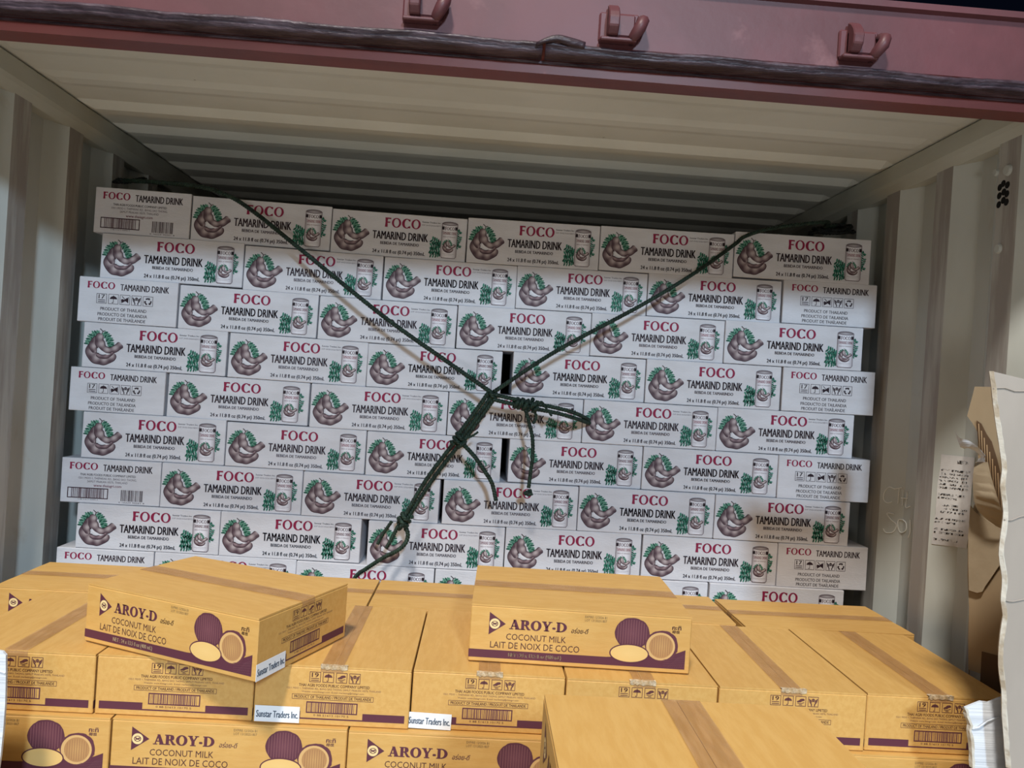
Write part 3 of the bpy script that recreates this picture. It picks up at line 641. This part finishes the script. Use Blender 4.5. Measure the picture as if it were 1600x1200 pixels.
# darker shipping stain / torn mark on a top
def coconut(label, loc, rz, L=CL, W=CW, group='coconut milk cartons', tape=0, crump=None, sticker=None, H=CH, ry=0, rx=0):
    """loc = centre of the underside; rz turns the long print (local -Y)"""
    r = thing('coconut_milk_carton', label, 'carton', group, loc, rz); r.rotation_euler = (rx, ry, rz); r.scale = (L / CL, W / CW, H / CH)
    link('carton_body', cb, None, r); link('top_flap', flA, None, r); link('top_flap', flB, None, r)
    link('packing_tape', tapes[tape % 3], None, r)
    a = link('side_print', cp_l, None, r, loc=(0, -CW / 2, 0)); b = link('side_print', cp_l, None, r, loc=(0, CW / 2, 0)); b.rotation_euler = (0, 0, math.pi)
    for s in (1, -1):
        e = link('end_print', cp_s, None, r, loc=(s * CL / 2, 0, 0)); e.rotation_euler = (0, 0, s * math.pi / 2)
    if crump is not None:
        link('tape_crumple', crs[crump % 3], None, r)
    if sticker:     # on the +x end: offset along the face, height, tilt
        e = link('importer_sticker', stk, M['sticker'], r, loc=(CL / 2 + .0016, -CW / 2 + sticker[0], sticker[1])); e.rotation_euler = (0, 0, math.pi / 2); e.rotation_euler.rotate_axis('Y', sticker[2]); e['label'] = 'white sticker with dark blue lettering'
        link('sticker_print', stp, None, e)
    return r
Z1 = -1.0600; Z2 = Z1 - .1158
# level with printed ends to the doors: the +x end turned to the front (-Y)
seams = [.373, .676, .979, 1.282, 1.584, 1.888, 2.189, 2.490]
nm = ['leftmost carton of the end-on row, partly cut by the frame', 'second from left in the end-on row, under the askew loose carton', 'end-on carton with sticker, right of the loose carton corner', 'end-on carton with sticker, below the loose carton in the middle', 'fifth carton of the end-on row, mostly behind the nearest carton', 'sixth carton of the end-on row, crease along its top tape', 'rightmost carton of the end-on row, half in cardboard shadow']
for k in range(7):
    a, b = seams[k] + .0015, seams[k + 1] - .0015
    st_ = (.003, .003, 0) if k == 2 else ((-.006, .002, .02) if k == 3 else None)
    coconut('kraft coconut milk carton, ' + nm[k], ((a + b) / 2, -.800 + (.2025 if k else .192) + (.000, 0, -.003, .003, 0, -.002, .002)[k], Z1 - CH), -math.pi / 2, L=.400 if k else .382, W=b - a, tape=k, crump=k if k > 0 and k != 1 else None, sticker=st_)
# back row, long sides to the doors
bx = [.237, .680, 1.133, 1.598, 2.064, 2.520]
bn = ['back row by the left wall, mark showing', 'back row behind the tilted carton', 'back row, middle, behind the straight loose carton', 'back row, left of the diagonal gap', 'back row by the right wall, torn tape']
for k in range(5):
    a, b = bx[k] + .002, bx[k + 1] - (.002 if k != 3 else .006)
    if k == 4: a += .012
    coconut('kraft coconut milk carton lying sideways, ' + bn[k], ((a + b) / 2, (-.270 if k else -.287) + .0, Z1 - CH + (.004 if k in (0, 3) else 0)), (.012, .0, 0, -.01, .02)[k] if k != 3 else -.006, L=b - a, W=.245, tape=k + 1)
# front row one level down, long sides forward
fx = [.272, .717, 1.1665, 1.612, 2.058, 2.503]
fn = ['far left, coconuts showing', 'second from left, logo showing', 'third from left, logo showing below the sticker', 'fourth from left, behind the nearest carton', 'far right, beside the pale flap']
for k in range(5):
    coconut('kraft coconut milk carton, lowest visible row, ' + fn[k], ((fx[k] + fx[k + 1]) / 2, -.812 + .15 + (0, .002, -.002, 0, .001)[k], Z2 - CH), 0, L=fx[k + 1] - fx[k] - .003, W=.300, tape=k)
# loose cartons on top
coconut('loose kraft coconut milk carton set askew on the stack, white sticker at its corner', (.8705, -.6855, Z1 + .0026), math.radians(-23.0), L=.420, W=.290, tape=1, sticker=(-.001, .001, -.01), group='loose coconut milk cartons', H=.1155)
coconut('loose kraft coconut milk carton standing square on the stack right of centre', (1.619, -.5790, Z1 + .0026), math.radians(-1.6), L=.452, W=.330, tape=2, group='loose coconut milk cartons', H=.1165)
coconut('nearest kraft coconut milk carton, top filling the bottom edge of the photo', (1.625, -1.440 - .2225, -.8335 - CH), -math.pi / 2, L=.445, W=.302, tape=1, group='loose coconut milk cartons')
# hidden supports under the coconut milk cartons
def plain(x, y, z, rz, L, W, H, grp, lab):
    o = link('coconut_milk_carton', cb, None, loc=(x, y, z)); o.rotation_euler = (0, 0, rz); o.scale = (L / CL, W / CW, H / (CH - .004)); o['label'] = lab; o['category'] = 'carton'; o['group'] = grp
zb = Z2 - CH; hh = (zb - ZF) / 8
for k in range(8):
    for j in range(5):
        plain((fx[j] + fx[j + 1]) / 2, -.662, zb - hh * (k + 1), 0, fx[j + 1] - fx[j] - .003, .298, hh - .0008, 'hidden lower coconut milk cartons', 'kraft coconut milk carton in the levels hidden below the frame')
zb = Z1 - CH; hh = (zb - ZF) / 9
for k in range(9):
    for j in range(5):
        plain((bx[j] + bx[j + 1]) / 2, -.300, zb - hh * (k + 1), 0, bx[j + 1] - bx[j] - .018, .34, hh - .0008, 'hidden rear coconut milk cartons', 'kraft coconut milk carton hidden in the rear levels')
zb = -.8335 - CH; hh = (zb - ZF) / 11
for k in range(11):
    coconut('kraft coconut milk carton in the pile under the nearest carton, below the frame', (1.625 + random.uniform(-.004, .004), -1.6625, zb - hh * (k + 1)), -math.pi / 2, W=.302, H=hh - .0030, group='pile below the nearest carton', tape=k)
# ---------------------------------------------------------------- green lashing rope
rope = thing('lashing_rope', 'dark green rope lashed in a cross over the white cartons', 'rope', loc=tuple(at(768, 615, -.13)))
RO = rope.location.copy()
def rp(px, py, y=-.13): return at(px, py, y) - RO
def strand(name, pts, r=.0062, m='rope', **k):
    bm = bmesh.new(); rope_bm(bm, pts, r, **k); return link(name, from_bm(bm, name, True), M[m], rope)
W3 = lambda x, y, z: Vector((x, y, z)) - RO
strand('rope_strand', [W3(.158, .26, .085), W3(.28, .08, .05), rp(300, 290, -.01), rp(352, 304, -.028), rp(395, 330, -.06), rp(470, 390, -.10), rp(600, 495, -.12), rp(700, 566), rp(766, 612)], .0058)
strand('rope_strand', [W3(2.586, .30, .13), W3(2.46, .16, .085), rp(1290, 347, .02), rp(1210, 356, -.015), rp(1165, 369, -.035), rp(1145, 384, -.055), rp(1080, 430, -.085), rp(1000, 478, -.11), rp(870, 548, -.125), rp(772, 612)], .0054)
def off(pts, dx, dy): return [(x + dx, y + dy) for x, y in pts]
seg = [(768, 616), (744, 650), (719, 684)]
for dx, dy in ((-5, -2), (1, 2), (6, 4)): strand('rope_strand', [rp(x + dx, y + dy, -.13 + dx * .0006) for x, y in seg], .0056, phase=dx)
seg = [(716, 690), (672, 748), (632, 812)]
for dx in (-4, 4): strand('rope_strand', [rp(x + dx * (1 if i < 2 else .6) , y + dx * .3, -.13 + .006 * (dx > 0)) for i, (x, y) in enumerate(seg)], .0056, phase=dx)
seg = [(770, 620), (800, 627), (830, 633)]
for dy in (-4, 4): strand('rope_strand', [rp(x, y + dy) for x, y in seg], .0054, phase=dy)
seg = [(830, 634), (868, 641), (900, 650)]
for dy in (-4, 4): strand('rope_strand', [rp(x, y + dy, -.125) for x, y in seg] + [rp(921, 659 + dy * .6, -.035)], .0054, phase=dy)
strand('rope_strand', [rp(628, 815), rp(637, 832), rp(634, 848), rp(620, 861), rp(600, 871, -.11), rp(572, 889, -.08), rp(556, 901, -.062), W3(1.035, -.062, -1.12)], .0055)
strand('rope_strand', [rp(622, 822), rp(612, 842, -.125), rp(604, 856, -.12)], .005)
strand('rope_strand', [rp(612, 815), rp(600, 832, -.12), rp(590, 850, -.11)], .0045)
# knots: turns of rope round the standing part
def knot(cx, cy, ax, ay, turns, rad, y=-.13, r=.0054, ln=.03):
    c = rp(cx, cy, y); a = (rp(cx + ax, cy + ay, y) - c).normalized(); s = a.cross(Vector((0, 1, 0))).normalized(); u = s.cross(a); pts = []
    n = int(turns * 8)
    for i in range(n + 1):
        t = i / n; an = 2 * math.pi * turns * t; rr = rad * (1 + .25 * math.sin(3 * an)); pts.append(c + a * ln * (t - .5) + (s * math.cos(an) + u * math.sin(an)) * rr)
    k = strand('knot', pts, r)
    return k
knot(768, 617, -.7, 1, 1.6, .009, ln=.022)
knot(717, 687, -.6, 1, 2.6, .0135, ln=.036); knot(720, 694, .9, .5, 1.3, .012, ln=.022)
knot(632, 812, -.6, 1, 2.4, .014, ln=.034); knot(628, 820, 1, .3, 1.4, .014, ln=.03)
knot(818, 632, 1, .2, 2.6, .0125, ln=.038); knot(834, 634, .8, .6, 1.8, .013, ln=.026); knot(806, 630, 1, .2, 1.1, .011, ln=.014)
strand('loose_end', [rp(722, 692), rp(742, 714), rp(758, 737), rp(769, 756), rp(775, 782)], .0056)
strand('loose_end', [rp(726, 686), rp(738, 681), rp(747, 675)], .003)
strand('loose_end', [rp(820, 636), rp(826, 658), rp(832, 685), rp(832, 715), rp(829, 738), rp(826, 762)], .0050)
knot(825, 771, .2, 1, 1.3, .0085, r=.0048, ln=.012)
strand('loose_end', [rp(834, 640), rp(838, 652), rp(833, 662)], .0036); strand('loose_end', [rp(838, 632), rp(846, 628), rp(852, 636), rp(862, 650)], .003)
# coils of dark line where the lashing is tied to the wall rings
def coil(cx, cy, cz, n, r0, sd, m='rope_dark'):
    rr = random.Random(sd)
    for k in range(n):
        pts = []; a0 = rr.uniform(0, 6); ex = rr.uniform(.8, 1.3)
        for i in range(13):
            a = a0 + 2 * math.pi * i / 12; pts.append(W3(cx + r0 * ex * math.cos(a), cy + r0 * .8 * math.sin(a) + rr.uniform(-.004, .004), cz + r0 * .28 * math.sin(a + .5) + rr.uniform(-.004, .004) + k * .004))
        strand('rope_coil', pts, .0052, m, step=.008, pitch=.03)
coil(2.50, .20, .080, 4, .062, 5); coil(.215, .20, .075, 2, .038, 8)
# ---------------------------------------------------------------- cardboard sheets at the door
def sheet(name, px, ylist, th, m, zext=None, jag=0, sd=1, wave=0):
    """closed outline given in photo pixels at its own distance, extruded to a board"""
    rr = random.Random(sd); pts = [Vector(p) if len(p) == 3 else at(p[0], p[1], ylist) for p in px]
    bm = bmesh.new(); a = [bm.verts.new(p) for p in pts]; f = bm.faces.new(a); bm.normal_update()
    bmesh.ops.triangulate(bm, faces=[f], ngon_method='EAR_CLIP')
    if wave:
        for v in bm.verts: v.co.y += wave * math.sin(v.co.z * 9 + v.co.x * 5)
    r = bmesh.ops.extrude_face_region(bm, geom=list(bm.faces), use_keep_orig=True); bmesh.ops.translate(bm, verts=[g for g in r['geom'] if isinstance(g, bmesh.types.BMVert)], vec=(0, th, 0) if not isinstance(th, tuple) else th)
    bmesh.ops.recalc_face_normals(bm, faces=bm.faces); return from_bm(bm, name)
gb = thing('cardboard_sheet', 'tall grey cardboard sheet standing upright at the right edge, ragged edge toward the cartons', 'cardboard', 'cardboard sheets at the doors')
Y0 = -1.0; edge = [(1550, 580), (1553, 604), (1557, 640), (1561, 668), (1566, 700), (1570, 735), (1567, 760), (1572, 800), (1568, 835), (1565, 868), (1570, 905), (1568, 940), (1571, 962), (1566, 1000), (1564, 1040), (1569, 1080), (1570, 1120), (1573, 1160), (1576, 1200)]
p0 = at(1576, 1200, Y0); pe = at(1600, 592, Y0)
outl = [tuple(at(x, y, Y0)) for x, y in edge] + [(p0.x + .03, Y0, ZF), (3.0, Y0, ZF), (3.0, Y0, pe.z - .08), tuple(pe)]
link('board', sheet('board', outl, Y0, .006, 'grey_board'), M['grey_board'], gb)
# torn outer liner and open corrugation along the ragged edge
rr = random.Random(4); bm = bmesh.new(); r_ = []
ed = spline([at(x + 1, y, Y0 - .002) for x, y in edge], .012)
for p in ed:
    w1, w2 = rr.uniform(.0005, .002), rr.uniform(.0015, .0035)
    r_.append([bm.verts.new(p + Vector((-.002 + rr.uniform(-.0006, .0006), .0075, 0))), bm.verts.new(p + Vector((-.004, .003, 0))), bm.verts.new(p + Vector((w1, -.0016, 0))), bm.verts.new(p + Vector((w2, -.0012, 0)))])
for a, b in zip(r_, r_[1:]):
    for k in range(3): bm.faces.new((a[k], a[k + 1], b[k + 1], b[k]))
link('torn_edge', from_bm(bm, 'torn_edge'), mat('torn_paper_edge', (206, 200, 188), .8, (176, 162, 142), 14, (1, 1, 1), .3, 60, lo=.5, hi=.6), gb)
# creases
for cr in ([(1552, 607), (1570, 606), (1585, 611), (1602, 611)], [(1569, 812), (1580, 813), (1592, 808), (1602, 806)], [(1571, 938), (1582, 940), (1602, 936)]):
    bm = bmesh.new(); tube_bm(bm, spline([at(x, y, Y0 - .0012) for x, y in cr], .01), .0011, 5); link('crease', from_bm(bm, 'crease'), M['grey_board'], gb)
# brown board with a peeled liner behind it
tb = thing('torn_cardboard', 'brown torn cardboard with peeled liner standing against the right container wall', 'cardboard')
NB = Vector((.18, .095, 0)).normalized(); PB = Vector((2.487, -.60, 0))
def a2(px, py, off=0):
    d = VF + VR * ((px - 800) / 1200) + VU * ((600 - py) / 1200); return CAM + d * ((NB.dot(PB - CAM) - off) / NB.dot(d))
o1 = [(1523, 604), (1545, 601), (1600, 604)]
left = [(1523, 604), (1519, 620), (1511, 650), (1520, 662), (1528, 676), (1528, 700), (1529, 740), (1530, 770), (1518, 800), (1512, 850), (1512, 900), (1514, 950), (1513, 1000), (1513, 1060), (1511, 1090)]
lp = [a2(x, y) for x, y in left]; rt = a2(1612, 606)
outl = [tuple(p) for p in lp] + [(lp[-1].x, lp[-1].y, -1.0585), (rt.x, rt.y, -1.0585), tuple(rt)]
TH = tuple(NB * .004)
def psheet(name, pts, m_, off=0, th=.003, wave=0):
    link(name, sheet(name, [tuple(a2(x, y, off)) if len((x, y)) == 2 else 0 for x, y in pts], 0, TH if th > .0035 else tuple(NB * th), 'p', wave=wave), m_, tb)
link('board', sheet('board', outl, 0, TH, 'b'), M['brown_board'], tb)
psheet('torn_patch', [(1526, 657), (1533, 662), (1541, 678), (1549, 690), (1557, 716), (1563, 740), (1570, 756), (1572, 800), (1556, 800), (1545, 760), (1538, 720), (1528, 690)], M['flute'], .003, .002)
for k in range(10):
    x = 1529 + 4.3 * k; y0 = 662 + k * 11; y1 = 694 + k * 13; a, b = a2(x, y0, .004), a2(x + 2, y1 + 12, .004)
    bm = bmesh.new(); tube_bm(bm, [a, (a + b) / 2, b], .0013, 6); link('flute', from_bm(bm, 'flute', True), M['flute_ridge'], tb)
# curled liner: ribbon peeling off toward the left, widening below
def ribbon(name, L_, m):
    bm = bmesh.new(); a = spline([a2(p[0], p[1], -.60 - p[2]) for p, q_ in L_], .008); b = spline([a2(q_[0], q_[1], -.60 - q_[2]) for p, q_ in L_], .008); n = min(len(a), len(b)); N = 36; rws = []
    for i in range(N + 1):
        t = i / N; p = a[min(len(a) - 1, round(t * (len(a) - 1)))]; q_ = b[min(len(b) - 1, round(t * (len(b) - 1)))]
        mid = (p + q_) / 2 + Vector((0, -.012 * math.sin(math.pi * t), 0)); rws.append([bm.verts.new(p), bm.verts.new(p.lerp(mid, .5)), bm.verts.new(mid), bm.verts.new(mid.lerp(q_, .5)), bm.verts.new(q_)])
    for r1, r2 in zip(rws, rws[1:]):
        for k in range(4): bm.faces.new((r1[k], r1[k + 1], r2[k + 1], r2[k]))
    bmesh.ops.remove_doubles(bm, verts=bm.verts, dist=1e-5); bmesh.ops.recalc_face_normals(bm, faces=bm.faces)
    return link(name, from_bm(bm, name, True), m, tb)
ribbon('peeled_liner', [((1490, 670, -.66), (1491, 672, -.66)), ((1499, 684, -.67), (1501, 699, -.66)), ((1513, 688, -.67), (1512, 700, -.65)), ((1530, 700, -.66), (1522, 704, -.64)), ((1537, 712, -.64), (1533, 714, -.63)), ((1543, 742, -.63), (1526, 722, -.62)), ((1553, 772, -.62), (1540, 760, -.62)), ((1562, 800, -.62), (1556, 800, -.62))], M['white_flap'])
ribbon('peeled_liner', [((1524, 722, -.62), (1544, 722, -.64)), ((1521, 736, -.64), (1548, 742, -.66)), ((1520, 760, -.65), (1557, 772, -.67)), ((1524, 790, -.65), (1566, 800, -.66)), ((1536, 806, -.64), (1573, 822, -.63)), ((1556, 822, -.63), (1576, 832, -.62))], M['liner'])
low = [(1516, 790), (1524, 800), (1540, 812), (1556, 822), (1572, 832), (1572, 870), (1560, 884), (1548, 902), (1538, 916), (1534, 924), (1526, 926), (1513, 922), (1512, 880), (1512, 840)]
psheet('hanging_liner', low, M['liner'], .010, .0022, .002)
psheet('printed_patch', [(1534, 1018), (1580, 1030), (1580, 1100), (1531, 1072)], M['flute'], .0016, .001)
# low pale flap in front of the last carton, and its partner at the left edge
lf = thing('cardboard_flap', 'pale corrugated cardboard flap with a bent top before the rightmost carton', 'cardboard', 'pale cardboard flaps')
Yf = -.955
fl = [(1508, 1106), (1520, 1101), (1533, 1096), (1545, 1098), (1562, 1091), (1580, 1087), (1610, 1075)]
le = [(1511, 1112), (1513, 1122), (1518, 1134), (1516, 1142), (1519, 1160), (1520, 1180), (1521, 1200)]
a = [tuple(at(x, y, Yf)) for x, y in fl][::-1]; b = [tuple(at(x, y, Yf)) for x, y in le]
link('flap_board', sheet('flap_board', a + b + [(b[-1][0], Yf, ZF), (a[0][0], Yf, ZF)], 0, .005, 'p'), M['white_flap'], lf)
bm = bmesh.new(); tube_bm(bm, spline([at(1519, 1139, Yf - .001), at(1530, 1136, Yf - .003), at(1543, 1127, Yf - .003), at(1562, 1120, Yf - .001)], .01), .0016, 5); link('fold_crease', from_bm(bm, 'fold_crease'), M['white_flap'], lf)
rr = random.Random(9); bm = bmesh.new(); r_ = []
for p in spline([at(x, y, Yf - .001) for x, y in [(1508, 1106)] + le], .008):
    r_.append([bm.verts.new(p + Vector((-.003 - rr.uniform(0, .002), .006, 0))), bm.verts.new(p + Vector((-.002, -.001, 0))), bm.verts.new(p + Vector((rr.uniform(.001, .004), -.0012, 0)))])
for p, q_ in zip(r_, r_[1:]):
    for k in (0, 1): bm.faces.new((p[k], p[k + 1], q_[k + 1], q_[k]))
link('torn_edge', from_bm(bm, 'torn_edge'), D.materials['torn_paper_edge'], lf)
rf = thing('cardboard_flap', 'pale cardboard flap cut off by the left edge, before the leftmost carton', 'cardboard', 'pale cardboard flaps')
a = [tuple(at(x, y, Yf)) for x, y in ((-420, 985), (-200, 996), (-60, 1010), (-20, 1014), (4, 1018), (9, 1024), (9, 1060), (8, 1100), (5, 1140), (1, 1180), (-2, 1200))]
link('flap_board', sheet('flap_board', [(a[0][0], Yf, ZF)] + a + [(a[-1][0], Yf, ZF)], 0, .005, 'p'), M['white_flap'], rf)
bm = bmesh.new(); tube_bm(bm, spline([at(-40, 1042, Yf - .001), at(-10, 1046, Yf - .002), at(8, 1052, Yf - .001)], .01), .0014, 5); link('fold_crease', from_bm(bm, 'fold_crease'), M['white_flap'], rf)
